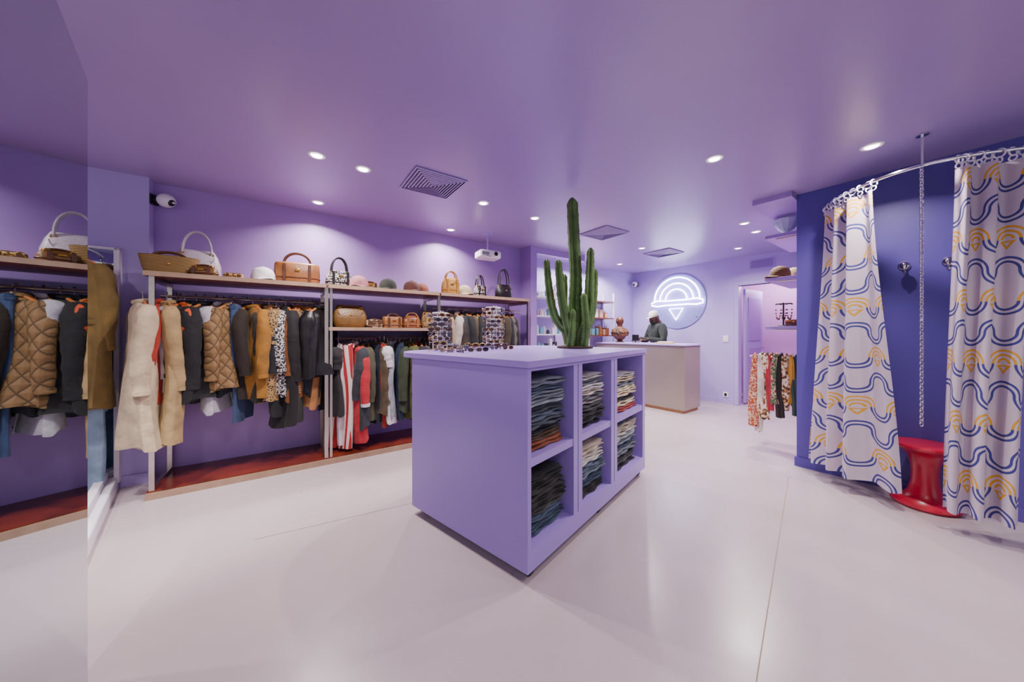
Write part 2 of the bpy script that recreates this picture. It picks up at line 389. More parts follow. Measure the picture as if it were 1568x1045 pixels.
# ------------------------------------------------------------ bags & hats
def bag(name,s,d,z,w,h,dep,m,hm,hh,ang=0,frame='R',shape='hobo',n=28,trim=None,two=True):
    q=MB(); rings=[]
    prof={'hobo':[(0,.75,.7),(.03,.88,.95),(.2,1,1.1),(.5,1.0,1.0),(.8,.86,.65),(.95,.74,.3),(1,.7,.16)],
          'box':[(0,.96,.92),(.04,1,1),(.5,1.02,1.04),(.9,1,.95),(.97,.97,.85),(1,.9,.7)],
          'basket':[(0,.8,.8),(.05,.86,.9),(.4,.95,1),(.9,1.04,1.08),(1,1.06,1.1)],
          'bowler':[(0,.9,.85),(.05,1,1),(.4,1.02,1),(.7,.93,.75),(.9,.7,.4),(1,.5,.15)]}[shape]
    for t,a,b in prof:
        rings.append([(w/2*a*math.copysign(abs(math.cos(x))**.7,math.cos(x))*(1+.02*math.sin(7*x)),dep/2*b*math.copysign(abs(math.sin(x))**.7,math.sin(x)),h*t) for x in [2*PI*j/n for j in range(n)]])
    q.loft(rings,m)
    tm=trim or hm
    for sg in ((-1,1) if two else (0,)):
        pts=[]
        for i in range(15):
            a=PI*i/14
            pts.append((w*.3*math.cos(a),sg*dep*.22*(1-.4*math.sin(a)),h*.86+hh*abs(math.sin(a))**.8))
        q.tube(pts,.008 if hh>.05 else .006,hm,8)
        for e in (-1,1): q.torus((e*w*.3,sg*dep*.24,h*.85),.014,.004,M_gold,axis='y',n=12,k=6)
    if shape in('box','bowler'):
        q.tube([(w/2*1.015*math.copysign(abs(math.cos(x))**.7,math.cos(x)),dep/2*1.03*math.copysign(abs(math.sin(x))**.7,math.sin(x)),h*.28) for x in [2*PI*j/24 for j in range(24)]],.006,tm,6,close=True)
        for e in (-.27,.27): q.box((w*e-.012,-dep/2*1.09,.01),(w*e+.012,-dep/2*1.02,h*.9),tm,bev=.003)
        q.box((-.02,-dep/2*1.12,h*.55),(.02,-dep/2*1.04,h*.68),M_gold,bev=.003)
    else:
        q.tube([(w*.36*math.cos(PI*i/10),-dep*.42-.0,h*(.75-.0)-h*.35*math.sin(PI*i/10)) for i in range(11)],.004,tm,6)
        q.ell((0,-dep*.5,h*.55),(.012,.008,.012),M_gold)
    if frame=='R': p=RW(s,d,z); A=AR
    else: p=BW(s,d,z); A=AB
    return q.obj(name,A+ang,p)
def cap(name,s,d,z,m,r=.095,ang=0,frame='R',bm=None,loc=None):
    q=MB(); 
    q.lathe([(r,0),(r*1.0,.02),(r*.98,.05),(r*.85,.085),(r*.6,.108),(r*.3,.12),(.01,.123)],m,26)
    q.ell((0,0,.124),(.01,.01,.006),m)
    top=[];bot=[]
    for i in range(13):
        a=-PI*.36+PI*.72*i/12
        top.append((r*.98*math.cos(a),r*.98*math.sin(a),.012)); bot.append((r*.98*math.cos(a)+.07*math.cos(a*1.1),r*1.0*math.sin(a),.004-.012*abs(math.sin(a))))
    vs=top+bot; fs=[(i,i+1,14+i,13+i) for i in range(12)]
    vs2=[(x,y,z_-.004) for x,y,z_ in vs]; q.add(vs+vs2,fs+[tuple(j+26 for j in reversed(f)) for f in fs]+[(13+i,14+i,40+i,39+i) for i in range(12)],bm or m)
    p=loc or (RW(s,d,z+.013) if frame=='R' else BW(s,d,z+.013))
    return q.obj(name,(AR if frame=='R' else AB)+ang,p)
straw=pat('woven_straw','#5E4826','#A4844C','stripeZ',28,.8)
tan=mat('tan_leather','#905A2A',.42,var=.2,scale=10,bump=.2)
dtan=mat('brown_leather','#54301A',.42,var=.2,scale=10,bump=.2)
wl=mat('white_leather','#B8B0B8',.4,var=.15,scale=10,bump=.2)
yel=mat('yellow_leather','#A07024',.42,var=.15,scale=10,bump=.2)
gl=mat('gold_leather','#6A4A20',.4,var=.25,scale=14,bump=.3)
bag('straw_basket_bag',-.80,3.86,ZS,.34,.15,.18,straw,dtan,.06,.1,shape='basket')
bag('white_handbag',-.66,4.02,ZS,.32,.26,.15,wl,wl,.2,.1,shape='hobo')
bag('gold_clutch_bag',-.58,3.78,ZS,.19,.09,.08,gl,dtan,.02,-.3,shape='bowler')
bag('coin_purse',-.39,3.82,ZS,.14,.045,.08,pat('purse_print','#3A2C18','#B89A58','spots',60),dtan,.01,0,shape='box')
bag('duffel_bag',.09,3.90,ZS,.38,.21,.2,tan,dtan,.13,-.05,shape='box',trim=dtan)
bag('patterned_handbag',.46,3.9,ZS,.25,.18,.14,houn,M_black,.16,.1,shape='bowler')
cap('white_cap',-.18,3.84,ZS,F('#D4D0D4'),ang=-1.2)
cap('pink_cap',.64,3.83,ZS,F('#A06A70'),ang=-2.0)
bag('yellow_clutch_bag',.77,3.95,ZS,.2,.09,.08,gl,dtan,.02,.2,shape='bowler')
cap('green_cap',.95,3.86,ZS,F('#1E241A'),ang=-1.6)
cap('brown_cap',1.22,3.86,ZS,F('#441C14'),ang=-1.2)
cap('brown_cap',1.38,3.99,ZS,F('#6A3428'),ang=-2.4)
bag('yellow_handbag',1.72,3.86,ZS,.24,.22,.12,yel,yel,.11,.0,shape='bowler')
cap('beige_cap',1.89,3.82,ZS,F('#A89878'),ang=-1.4)
bag('dark_handbag',2.16,3.9,ZS,.2,.17,.1,houn,M_black,.15,.3,shape='bowler')
bag('black_hobo_bag',2.52,3.86,ZS,.27,.2,.13,leather,leather,.24,.1,shape='hobo')
bag('brown_hobo_bag',.56,3.88,1.355,.34,.24,.15,gl,gl,.03,0,shape='hobo')
bag('cream_purse',.80,3.84,1.355,.17,.09,.06,pat('purse2','#4A3020','#C8B090','noise',20),dtan,.02,-.1,shape='box')
bag('tan_handbag',1.0,3.86,1.355,.22,.13,.11,tan,dtan,.05,.1,shape='box')
bag('tan_handbag',1.22,3.86,1.355,.21,.15,.12,mat('cognac','#74381A',.4,var=.2),tan,.05,-.1,shape='bowler')
bag('snake_handbag',1.41,3.85,1.355,.15,.2,.1,leop,dtan,.04,.1,shape='hobo')

# ------------------------------------------------------------ island
q=MB(); L=1.76; Wd=1.05
zt=1.155; b0=.06
zm0,zm1=.60,.645; zb1=.17; dep=.5
cells=[(.03,.465),(.575,1.02),(1.13,1.70)]
q.box((0,dep,b0),(L,Wd,zt-.035),M_isl)
q.box((0,0,b0),(L,dep,zb1),M_isl)
q.box((0,0,1.10),(L,dep,zt-.035),M_isl)
for a,b in ((0,.03),(.465,.575),(1.02,1.13),(1.70,L)): q.box((a,0,zb1),(b,dep,1.10),M_isl)
for a,b in cells: q.box((a,.004,zm0),(b,dep,zm1),M_isl)
grv=mat('panel_gap','#3E3478',.6)
for a in (.52,1.075): q.box((a-.0025,-.001,zb1),(a+.0025,.0,1.10),grv)
def rc(cx,cy,r,a0,a1,k=12): return [(cx+r*math.cos(a0+(a1-a0)*i/k),cy+r*math.sin(a0+(a1-a0)*i/k)) for i in range(k+1)]
out=[(-.012,-.012),(L+.012,-.012)]+rc(L-.28,1.06,.29,0,PI/2)+rc(.28,1.06,.292,PI/2,PI)
rg=lambda z,i:[(x,y,z) for x,y in out]
q.loft([rg(zt-.034,0),rg(zt,0)],M_isl)
wheel=mat('caster_rubber','#2A2830',.5)
for (u,v) in ((.07,.05),(.88,.05),(L-.07,.05),(.07,Wd-.07),(L-.07,Wd-.07)):
    q.box((u-.03,v-.03,b0-.012),(u+.03,v+.03,b0),M_steel)
    q.tube([(u-.012,v,.026),(u+.012,v,.026)],.026,wheel,16)
    q.box((u-.018,v-.012,.02),(u-.013,v+.012,b0),M_steel); q.box((u+.013,v-.012,.02),(u+.018,v+.012,b0),M_steel)
q.obj('display_island',AI,IN,smooth=True,sharp=25)
def stack(name,u0,u1,z,cols,th=.036,top=None):
    q=MB(); zz=z; w=(u1-u0)
    for i,c in enumerate(cols):
        m=F(c); t=th*random.uniform(.85,1.2); cx=(u0+u1)/2+random.uniform(-.015,.015); hw=w/2-random.uniform(.03,.055)
        y0=.03+random.uniform(0,.03); y1=y0+.3
        for lay in range(2):
            tt=t/2; zc=zz+tt/2+lay*tt; rings=[]; ph=random.uniform(0,6)
            for k in range(13):
                x=cx-hw+2*hw*k/12; e=1-.5*(abs(k-6)/6)**8
                rg=[]
                for j in range(20):
                    a=2*PI*j/20; cy=(y0+y1)/2; hy=(y1-y0)/2+ (-.006 if lay else 0)
                    yy=cy+hy*math.copysign(abs(math.cos(a))**.35,math.cos(a))*(.97+.03*e); z2=zc+tt*.56*math.copysign(abs(math.sin(a))**.7,math.sin(a))*e
                    yy+=.007*math.sin(x*38+ph); z2+=.0045*math.sin(x*23+ph+i)+.002*math.sin(yy*40)
                    rg.append((x,yy,z2))
                rings.append(rg)
            q.loft(rings,m)
        zz+=t
    return q.obj(name,AI,IN)
stack('folded_jeans_stack',.03,.465,zm1,['#7A3C20','#4A3624','#1A1C22','#343C4A','#465264','#2C3242','#868E9C','#56606E','#40506A','#646C7C'],.037)
stack('folded_jeans_stack',.03,.465,zb1,['#34465A','#2C3C4E','#46546A','#54544A','#18181C','#141418','#1A1A1C','#181614','#161618'],.037)
stack('folded_shirt_stack',.575,1.02,zm1,['#121216','#18181E','#141418','#2A2C32','#B0A8A8','#585A64','#C0B6B0','#ACA8AC','#6A707C','#A09C9E'],.037)
stack('folded_jeans_stack',.575,1.02,zb1,['#121216','#18181C','#2E4054','#34465A','#4E5A68','#3E4C60','#A8A4A0','#C4BCB0','#B8AC98'],.039)
stack('folded_shirt_stack',1.13,1.70,zm1,['#8E2A24','#B0A088','#2A2E34','#B0A088','#C0B498','#6A707C','#988872','#B8B4B8'],.037)
stack('folded_jeans_stack',1.13,1.70,zb1,['#121216','#3E3E42','#18181C','#505662','#34465A','#6A727E','#84888E','#B8B4A8','#A8A090','#46505E'],.039)

# ------------------------------------------------------------ cactus
q=MB()
cg=mat('cactus_green','#527834',.55,var=.35,scale=9,bump=.3,bscale=40)
spn=mat('cactus_spine','#9A8C60',.7)
cx,cy=.60,3.12
def col(path,rads):
    P=[Vector(p) for p in path]; pts=[];rr=[]
    for i in range(len(P)-1):
        p0=P[max(i-1,0)];p1=P[i];p2=P[i+1];p3=P[min(i+2,len(P)-1)]
        for k in range(7):
            t=k/7
            pts.append(.5*((2*p1)+(p2-p0)*t+(2*p0-5*p1+4*p2-p3)*t*t+(3*p1-p0-3*p2+p3)*t**3)); rr.append(rads[i]+(rads[i+1]-rads[i])*t)
    pts.append(P[-1]); rr.append(rads[-1])
    top=pts[-1]; d=(pts[-1]-pts[-2]).normalized()
    for e,f in ((.6,.75),(1.0,.4),(1.15,.08)): pts.append(top+d*rads[-1]*e); rr.append(rads[-1]*f)
    n=30; rings=[]; tot=0
    for i,p in enumerate(pts):
        dd=(pts[min(i+1,len(pts)-1)]-pts[max(i-1,0)]).normalized()
        a=(Vector((1,0,0))-dd*dd.x).normalized(); b=dd.cross(a)
        if i: tot+=(p-pts[i-1]).length
        rg=[]
        for j in range(n):
            th=2*PI*j/n; k=.66+.48*abs(math.cos(2.5*th))**1.5
            k*=1+.05*math.sin(tot*70)
            rg.append(p+(a*math.cos(th)+b*math.sin(th))*rr[i]*k)
        rings.append(rg)
        if i<len(pts)-3:
            for rb in range(5):
                th=2*PI*rb/5
                e=p+(a*math.cos(th)+b*math.sin(th))*rr[i]*1.1
                for s2 in (-.5,.5):
                    tip=e+(a*math.cos(th+s2)+b*math.sin(th+s2))*.014
                    q.tube([e,tip],[.002,.0004],spn,3)
    q.loft(rings,cg)
k=.0062
def cp(px,y,dy=0): return (cx+(px-880)*k,cy+dy,1.155+(532-y)*k)
col([cp(880,531),cp(880,470),cp(881,420),cp(878,360),cp(876,309)],[.068,.062,.054,.052,.048])
col([cp(872,512,-.03),cp(852,492,-.06),cp(843,470,-.07),cp(838,435,-.07),cp(835,402,-.07)],[.040,.038,.036,.032,.026])
col([cp(874,522,-.05),cp(864,490,-.10),cp(856,450,-.11),cp(852,405,-.11)],[.044,.042,.038,.029])
col([cp(872,526,.06),cp(866,490,.09),cp(866,420,.1)],[.04,.038,.028])
col([cp(886,520,-.05),cp(897,480,-.08),cp(900,430,-.08),cp(901,386,-.08)],[.044,.044,.040,.030])
col([cp(888,516,.03),cp(905,488,.05),cp(911,450,.05),cp(913,413,.05)],[.042,.038,.034,.026])
col([cp(890,528,-.09),cp(893,500,-.13),cp(889,455,-.14)],[.038,.036,.027])
col([cp(870,530,-.09),cp(872,505,-.12),cp(873,478,-.13)],[.038,.036,.027])
soil=mat('potting_soil','#3A2A22',.9,var=.4,scale=40,bump=.8)
q.lathe([(.15,0),(.17,.004),(.17,.016),(.13,.022),(.02,.025)],soil,28,c=(cx,cy,1.155))
q.obj('cactus')

# ------------------------------------------------------------ sunglasses
lens=mat('dark_lens','#1A1614',.08,var=0); lensb=mat('amber_lens','#4A3020',.1,var=0); lensg=mat('grey_lens','#4C4A54',.08,var=0)
frs=[M_black,M_gold,mat('tortoise','#4A2814',.2,var=.4,scale=60),M_chrome,mat('mauve_frame','#7A6A80',.3,var=0)]
def glasses(q,T,i,sc_=.86):
    fm=frs[i%5]; lm=(lens,lensb,lensg)[i%3]
    T=T@Matrix.Scale(sc_,4)
    for e in (-1,1):
        q.ell((e*.034,0,0),(.026,.003,.017),lm,12,T,5)
        q.torus((e*.034,0,0),.026,.0022,fm,T,14,5,'y',(1,.66))
        q.tube([(e*.06,0,.008),(e*.068,.02,.008),(e*.066,.10,.004),(e*.062,.13,-.012)],.002,fm,5,T)
    q.tube([(-.009,0,.006),(0,-.002,.01),(.009,0,.006)],.0024,fm,5,T)
def stand(name,u,v,h,rows,r):
    q=MB(); p=(IN[0]+math.cos(AI)*u-math.sin(AI)*v,IN[1]+math.sin(AI)*u+math.cos(AI)*v)
    q.lathe([(.10,0),(.10,.010),(.02,.018),(.012,.022),(.012,h),(.03,h+.01),(.03,h+.018),(.001,h+.022)],M_chrome,20)
    for i in range(4):
        a=PI/2*i+.4; q.tube([(r*.72*math.cos(a),r*.72*math.sin(a),.01),(r*.72*math.cos(a),r*.72*math.sin(a),h)],.0045,M_white,6)
    q.torus((0,0,h),r*.72,.004,M_white,n=24,k=5)
    for i in range(rows):
        z=.06+(h-.08)*i/(rows-1)
        q.torus((0,0,z-.012),r*.7,.0022,M_white,n=20,k=5)
        for kx in range(4):
            a=2*PI*kx/4+i*.35
            T=Matrix.Rotation(a+PI/2,4,'Z')@Matrix.Translation((0,-r,z))
            glasses(q,T,i*7+kx*2)
    q.obj(name,random.uniform(0,1),(p[0],p[1],zt))
stand('sunglasses_stand',.36,1.20,.31,7,.085)
stand('sunglasses_stand',.98,1.18,.39,9,.10)
q=MB()
for i in range(24):
    T=Matrix.Translation((.22+random.uniform(0,.72),.92+random.uniform(-.15,.3),zt+.016+(.0 if i<16 else .026)))@Matrix.Rotation(random.uniform(-1,2),4,'Z')
    glasses(q,T,i,.95)
q.obj('sunglasses_pile',AI,IN)

# ------------------------------------------------------------ ceiling fixtures
glow=mat('lamp_glow','#FFF4EA',.5,var=0,emit=22)
DL=[(-1.483,2.48),(-1.226,2.689),(-2.005,3.375),(-.298,3.392),(.268,3.835),(-.80,4.27),(1.567,2.528),(2.60,2.36),(2.861,4.018),(3.25,4.35),(2.066,5.19),(2.11,6.4)]
EX=[(-1.2,.2),(1.2,.2),(2.6,.6),(-3.0,1.0),(3.6,5.2),(1.0,5.6)]
LC=(1,.885,.86)
def downlight(x,y,p,name='downlight'):
    q=MB(); q.lathe([(.035,0),(.055,-.006),(.06,-.004),(.062,0)],M_white,24,c=(x,y,H)); q.lathe([(.036,-.0065),(.03,-.0075),(.001,-.0078)],glow,20,c=(x,y,H)); o=q.obj(name)
    l=bpy.data.lights.new('downlight_lamp','AREA'); l.shape='DISK'; l.size=.06; l.energy=p; l.color=LC; l.spread=math.radians(140)
    lo=bpy.data.objects.new('downlight_bulb',l); lo.location=(x,y,H-.02); sc.collection.objects.link(lo)
    lo.parent=o; lo.matrix_parent_inverse=o.matrix_basis.inverted()
for i,(x,y) in enumerate(DL): downlight(x,y,[27,27,26,27,26,24,25,25,30,32,34,34][i])
for x,y in EX: downlight(x,y,20)
def vent(x,y,w):
    q=MB(); vm=mat('vent_paint','#A592C4',.45,var=.02); vd=mat('vent_dark','#4E4078',.8)
    q.box((-w/2,-w/2,-.004),(w/2,w/2,-.001),vd)
    n=9
    for i in range(n):
        a=w/2*(1-i/n); t=w/2/n*.5; z=-.012-.002*i
        q.loft([[(-a,-a,-.004),(a,-a,-.004),(a,a,-.004),(-a,a,-.004)],[(-a,-a,z),(a,-a,z),(a,a,z),(-a,a,z)],[(-a+t,-a+t,z-.003),(a-t,-a+t,z-.003),(a-t,a-t,z-.003),(-a+t,a-t,z-.003)]],vm,cap=False)
    q.obj('ceiling_vent',AR,(x,y,H),smooth=False)
vent(-.713,2.948,.46); vent(1.244,4.41,.46); vent(2.55,5.5,.46)
def dome(x,y,z,ang):
    q=MB(); q.box((.0,-.045,-.045),(.03,.045,.045),M_black,bev=.008); q.tube([(.02,0,0),(.08,0,.0)],.03,M_black,12)
    q.ell((.12,0,-.005),(.065,.06,.06),M_white,18,k=12); q.ell((.155,-.005,-.02),(.035,.034,.034),M_black,14)
    q.ell((.185,-.008,-.025),(.01,.012,.012),M_chrome,8)
    q.obj('security_camera',ang,(x,y,z))
p=RW(-.985,4.19); dome(p[0],p[1],2.48,AR-.5)
p=BW(6.72,4.25); dome(p[0],p[1],2.40,AB+PI+.3)
q=MB(); q.box((-.15,-.11,-.05),(.15,.11,.05),M_white,bev=.015); q.tube([(.06,-.105,0),(.06,-.135,0)],.036,M_white,18); q.tube([(.06,-.13,0),(.06,-.14,0)],.028,lens,18)
q.tube([(0,0,.05),(0,0,.29)],.012,M_lil2,10); q.box((-.06,-.05,.285),(.06,.05,.295),M_lil2)
for i in range(5): q.box((-.12+i*.02,-.112,-.02),(-.11+i*.02,-.108,.02),M_black)
q.box((-.07,-.113,-.035),(.0,-.109,-.028),M_black)
q.obj('projector',AR-.1,(-.33,4.45,H-.295))

# ------------------------------------------------------------ counter
cm=mat('champagne_metal','#A89E90',.35,.6,var=.05,scale=2)
cw=mat('counter_foot','#A87848',.5,var=.2,scale=20)
q=MB()
q.box((5.35,2.545,.0),(5.85,4.20,.045),cw); q.box((5.317,2.512,.045),(5.877,4.25,1.085),cm,bev=.012); q.box((5.30,2.495,1.085),(5.895,4.27,1.115),M_lil2,bev=.006)
q.obj('sales_counter',AB,smooth=True,sharp=25)
q=MB(); br=mat('bust_bronze','#5C3420',.4,.3,var=.3,scale=12); scf=pat('scarf_brown','#241008','#8A5428','noise',22,c3='#3E2414')
q.lathe([(.08,0),(.08,.015),(.04,.03),(.10,.08),(.13,.14),(.15,.2),(.13,.25),(.06,.29),(.045,.33),(.05,.36)],br,24)
q.ell((0,0,.42),(.065,.08,.09),br,16); q.ell((-.07,0,.41),(.015,.012,.02),br,8)
q.lathe([(.10,.12),(.155,.13),(.175,.19),(.15,.25),(.08,.295),(.055,.31)],scf,24)
q.obj('mannequin_bust',AB,BW(5.6,3.90,1.115))
q=MB(); q.box((-.02,-.09,0),(.02,.09,.012),M_black,bev=.003); q.box((-.004,-.09,.03),(.006,.09,.15),M_black,bev=.003); q.tube([(0,0,.01),(0,0,.06)],.012,M_black)
q.obj('payment_tablet',AB-.3,BW(5.70,3.62,1.115))
q=MB(); q.box((-.10,-.14,0),(.10,.14,.02),mat('receipt_book','#C8A070',.6),bev=.003); q.box((-.08,-.1,.02),(.08,.1,.035),M_white,bev=.002)
q.obj('order_book',AB+.2,BW(5.55,2.95,1.115))

# ------------------------------------------------------------ neon sign
q=MB(); disc=mat('sign_acrylic','#8482C4',.3,var=.02); neo=mat('neon_white','#EEEAFF',.4,var=0,emit=18)
px0,zc,R=3.335,1.945,.56
x=6.70
q.loft([[(x+.045,px0+R*math.cos(2*PI*j/64),zc+R*math.sin(2*PI*j/64)) for j in range(64)],[(x+.03,px0+R*math.cos(2*PI*j/64),zc+R*math.sin(2*PI*j/64)) for j in range(64)]],disc)
for r in (.46,.34,.22):
    q.tube([(x-.005,px0+r*math.cos(PI*i/30),zc+.03+r*math.sin(PI*i/30)) for i in range(31)],.013,neo,8)
bar=[(-.52,.0),(-.40,.035),(-.22,.02),(.22,.02),(.40,.035),(.52,0),(.52,-.06),(.40,-.085),(.22,-.07),(-.22,-.07),(-.40,-.085),(-.52,-.06)]
q.tube([(x-.005,px0+a,zc+b) for a,b in bar],.013,neo,8,close=True)
q.tube([(x-.005,px0+a,zc+b) for a,b in ((-.14,-.15),(.14,-.15),(0,-.38))],.013,neo,8,close=True)
for a in (0,PI/2,PI,1.5*PI): q.tube([(6.75,px0+.5*math.cos(a+.7),zc+.5*math.sin(a+.7)),(x,px0+.5*math.cos(a+.7),zc+.5*math.sin(a+.7))],.008,M_steel,8)
q.obj('neon_sign',AB)
q=MB(); q.box((6.737,2.40,1.13),(6.75,2.49,1.25),M_white,bev=.003); q.box((6.732,2.42,1.15),(6.738,2.47,1.23),M_white); q.obj('light_switch',AB)
q=MB(); q.box((6.737,2.40,.12),(6.75,2.49,.21),M_white,bev=.003); q.box((6.734,2.425,.14),(6.738,2.465,.19),M_black); q.obj('wall_outlet',AB)
q=MB(); q.box((6.74,1.72,2.4),(6.75,2.08,2.55),M_lil2)
for i in range(9): q.box((6.73,1.74,2.412+i*.015),(6.741,2.06,2.418+i*.015),M_lil)
q.obj('wall_vent',AB,smooth=False)

# ------------------------------------------------------------ back-left product niche
bt=[mat('prod_white','#DAD8E0',.3,var=.03),mat('prod_teal','#6AA0B0',.3,var=.05),mat('prod_dark','#3A3440',.3),mat('prod_peach','#C89A84',.4)]
q=MB()
for z in (1.02,1.28,1.60,1.93): 
    q.box((3.3,4.32,z-.02),(4.15,4.59,z),M_white)
for s in (3.3,4.13): q.box((s,4.57,.9),(s+.02,4.6,2.2),M_steel)
q.obj('product_shelf',AR,smooth=False)
q=MB()
for z in (1.02,1.28,1.60,1.93):
    s=3.36
    while s<4.08:
        hgt=random.uniform(.07,.19); w=random.uniform(.02,.035); m=random.choice(bt+[bt[0]]*3); dd=4.38+random.uniform(0,.06)
        if random.random()<.5: q.lathe([(w,0),(w,hgt*.7),(w*.5,hgt*.8),(w*.45,hgt),(.002,hgt)],m,12,c=(s,dd,z))
        else: q.box((s-w,dd-.03,z),(s+w,dd+.03,z+hgt),m,bev=.003)
        s+=w*2+random.uniform(.012,.04)
q.obj('cosmetics_assortment',AR)
q=MB()
for z in (1.25,1.60,1.93): q.box((4.75,4.30,z-.02),(5.5,4.60,z),M_wood)
for s in (4.75,5.48): q.box((s,4.30,.0),(s+.02,4.32,2.1),M_white); q.box((s,4.57,0),(s+.02,4.59,2.1),M_white)
q.obj('display_shelf',AR,smooth=False)
q=MB()
for z in (1.25,1.60):
    s=4.85
    while s<5.42:
        hgt=random.uniform(.1,.22); w=random.uniform(.03,.06); m=random.choice([bt[0],bt[3],bt[1],tan])
        q.box((s-w,4.37,z),(s+w,4.49,z+hgt),m,bev=.01); q.tube([(s-w*.6,4.43,z+hgt-.005),(s-w*.5,4.43,z+hgt+.04),(s+w*.5,4.43,z+hgt+.04),(s+w*.6,4.43,z+hgt-.005)],.005,dtan,5)
        s+=w*2+.03
q.obj('gift_bag_row',AR)

# ------------------------------------------------------------ right shelves & scarf rack
q=MB()
for z in (2.39,1.915,1.375): q.box((4.5,.89,z-.035),(5.5,1.24,z),M_lil,bev=.003)
for z in (2.39,1.915,1.375): q.tube([(4.56,.9,z-.14),(4.56,.9,z-.04),(4.56,1.15,z-.04)],.009,M_steel,6)
q.obj('wall_shelf_unit',AB,smooth=False)
cg2=mat('cut_glass','#D8E4EC',.08,var=0,trans=.5)
q=MB(); q.lathe([(.05,0),(.055,.01),(.03,.03),(.07,.06),(.11,.12),(.125,.17),(.12,.175),(.10,.12),(.06,.065),(.001,.05)],cg2,12); q.obj('glass_bowl',0,BW(4.64,1.08,2.39),smooth=False)
cap('patterned_cap',4.62,1.13,1.915,plaid,ang=2.5,frame='B')
cap('beige_cap',4.85,1.06,1.915,F('#A89878'),ang=2.2,frame='B')
q=MB(); bead=mat('bead_brown','#5A3420',.3,var=.3,scale=50)
q.lathe([(.05,0),(.05,.01),(.008,.015),(.008,.26),(.001,.265)],M_black,14); q.tube([(0,-.07,.25),(0,.07,.25)],.007,M_black)
for e in (-.05,0,.05):
    for i in range(14):
        a=PI*i/13; q.ell((.012,e+.022*math.cos(a),.245-.17*abs(math.sin(a))**.7),(.009,.009,.009),bead if i%3 else M_gold,6,k=4)
q.obj('necklace_stand',AB,BW(4.62,1.1,1.375))
q=MB(); q.box((-.06,-.08,0),(.06,.08,.07),dtan,bev=.006); q.box((-.062,-.082,.05),(.062,.082,.078),tan,bev=.005); q.ell((-.064,0,.055),(.006,.01,.01),M_gold)
q.obj('jewellery_box',AB,BW(4.86,1.05,1.375))
q=MB(); q.tube([(4.50,.90,1.03),(4.50,1.38,1.03)],.012,M_steel,10); q.tube([(4.75,.90,1.03),(4.75,1.38,1.03)],.012,M_steel,10); q.tube([(4.50,1.36,1.03),(4.75,1.36,1.03)],.012,M_steel,10)
q.obj('scarf_rail',AB)
sc1=pat('scarf_orange','#B05028','#E0C8A8','noise',34,c3='#98242C'); sc2=pat('scarf_green','#4A6A48','#D0C090','noise',34,c3='#7A3250'); sc3=pat('scarf_cream','#DCD0C0','#B88048','noise',30,c3='#4A3A28')
q=MB()
its=[(sc1,.80,1.33,.045),(F('#D8CCC0'),.86,1.28,.035),(sc3,.7,1.235,.045),(F('#A82838'),.6,1.19,.03),(sc2,.52,1.145,.04),(F('#241C18'),.66,1.10,.035),(sc3,.58,1.055,.035),(F('#B88828'),.5,1.01,.03),(F('#2A4038'),.62,.965,.035)]
for row,aa in ((0,4.50),(1,4.75)):
    for i,(m,Lg,p_,w0) in enumerate(its):
        if row: Lg=Lg*.8
        m=its[(i+4*row)%9][0]
        for side,(dx,lk) in enumerate(((-.018,1),(.018,.86))):
            rings=[]; ph=random.uniform(0,6)
            for k2 in range(14):
                t=k2/13; z=1.045-Lg*lk*t; w=w0*(.55+.6*t**.5)
                xx=aa+dx*(1+1.2*t)+.012*math.sin(t*5+ph)
                rings.append([(xx+.011*(1+.5*t)*math.cos(2*PI*j/20)*(1+.5*math.sin(5*2*PI*j/20+ph)),p_+w*math.sin(2*PI*j/20)+.015*math.sin(t*4+ph),z-(.012*math.sin(3*j+ph) if k2==13 else 0)) for j in range(20)])
            q.loft(rings,m)
        q.tube([(aa-.018,p_,1.04),(aa,p_,1.055),(aa+.018,p_,1.04)],w0*.5,m,8,flat=(1,.5))
q.obj('hanging_scarves',AB)

# ------------------------------------------------------------ fitting room
railp=[(2.90,3.02),(2.80,2.86),(2.74,2.66),(2.72,2.42),(2.79,2.22),(2.94,2.10),(3.18,2.01),(3.55,1.93),(3.95,1.80),(4.1,1.73)]
def cr2(P,n):
    out=[]
    P=[Vector(p+(0,)) if len(p)==2 else Vector(p) for p in P]
    for i in range(len(P)-1):
        p0=P[max(i-1,0)];p1=P[i];p2=P[i+1];p3=P[min(i+2,len(P)-1)]
        for k in range(n):
            t=k/n; out.append(.5*((2*p1)+(p2-p0)*t+(2*p0-5*p1+4*p2-p3)*t*t+(3*p1-p0-3*p2+p3)*t**3))
    out.append(P[-1]); return out
RZ=2.44
rl=cr2(railp,8)
q=MB(); q.tube([(p.x,p.y,RZ) for p in rl],.012,M_chrome,10)
for i in (32,): q.tube([(rl[i].x,rl[i].y,RZ),(rl[i].x,rl[i].y,H-.005)],.006,M_chrome,8); q.lathe([(.03,0),(.03,.006),(.01,.008)],M_chrome,14,c=(rl[i].x,rl[i].y,H-.009))
q.torus((rl[0].x,rl[0].y,RZ),.02,.008,M_chrome)
q.obj('curtain_rail')
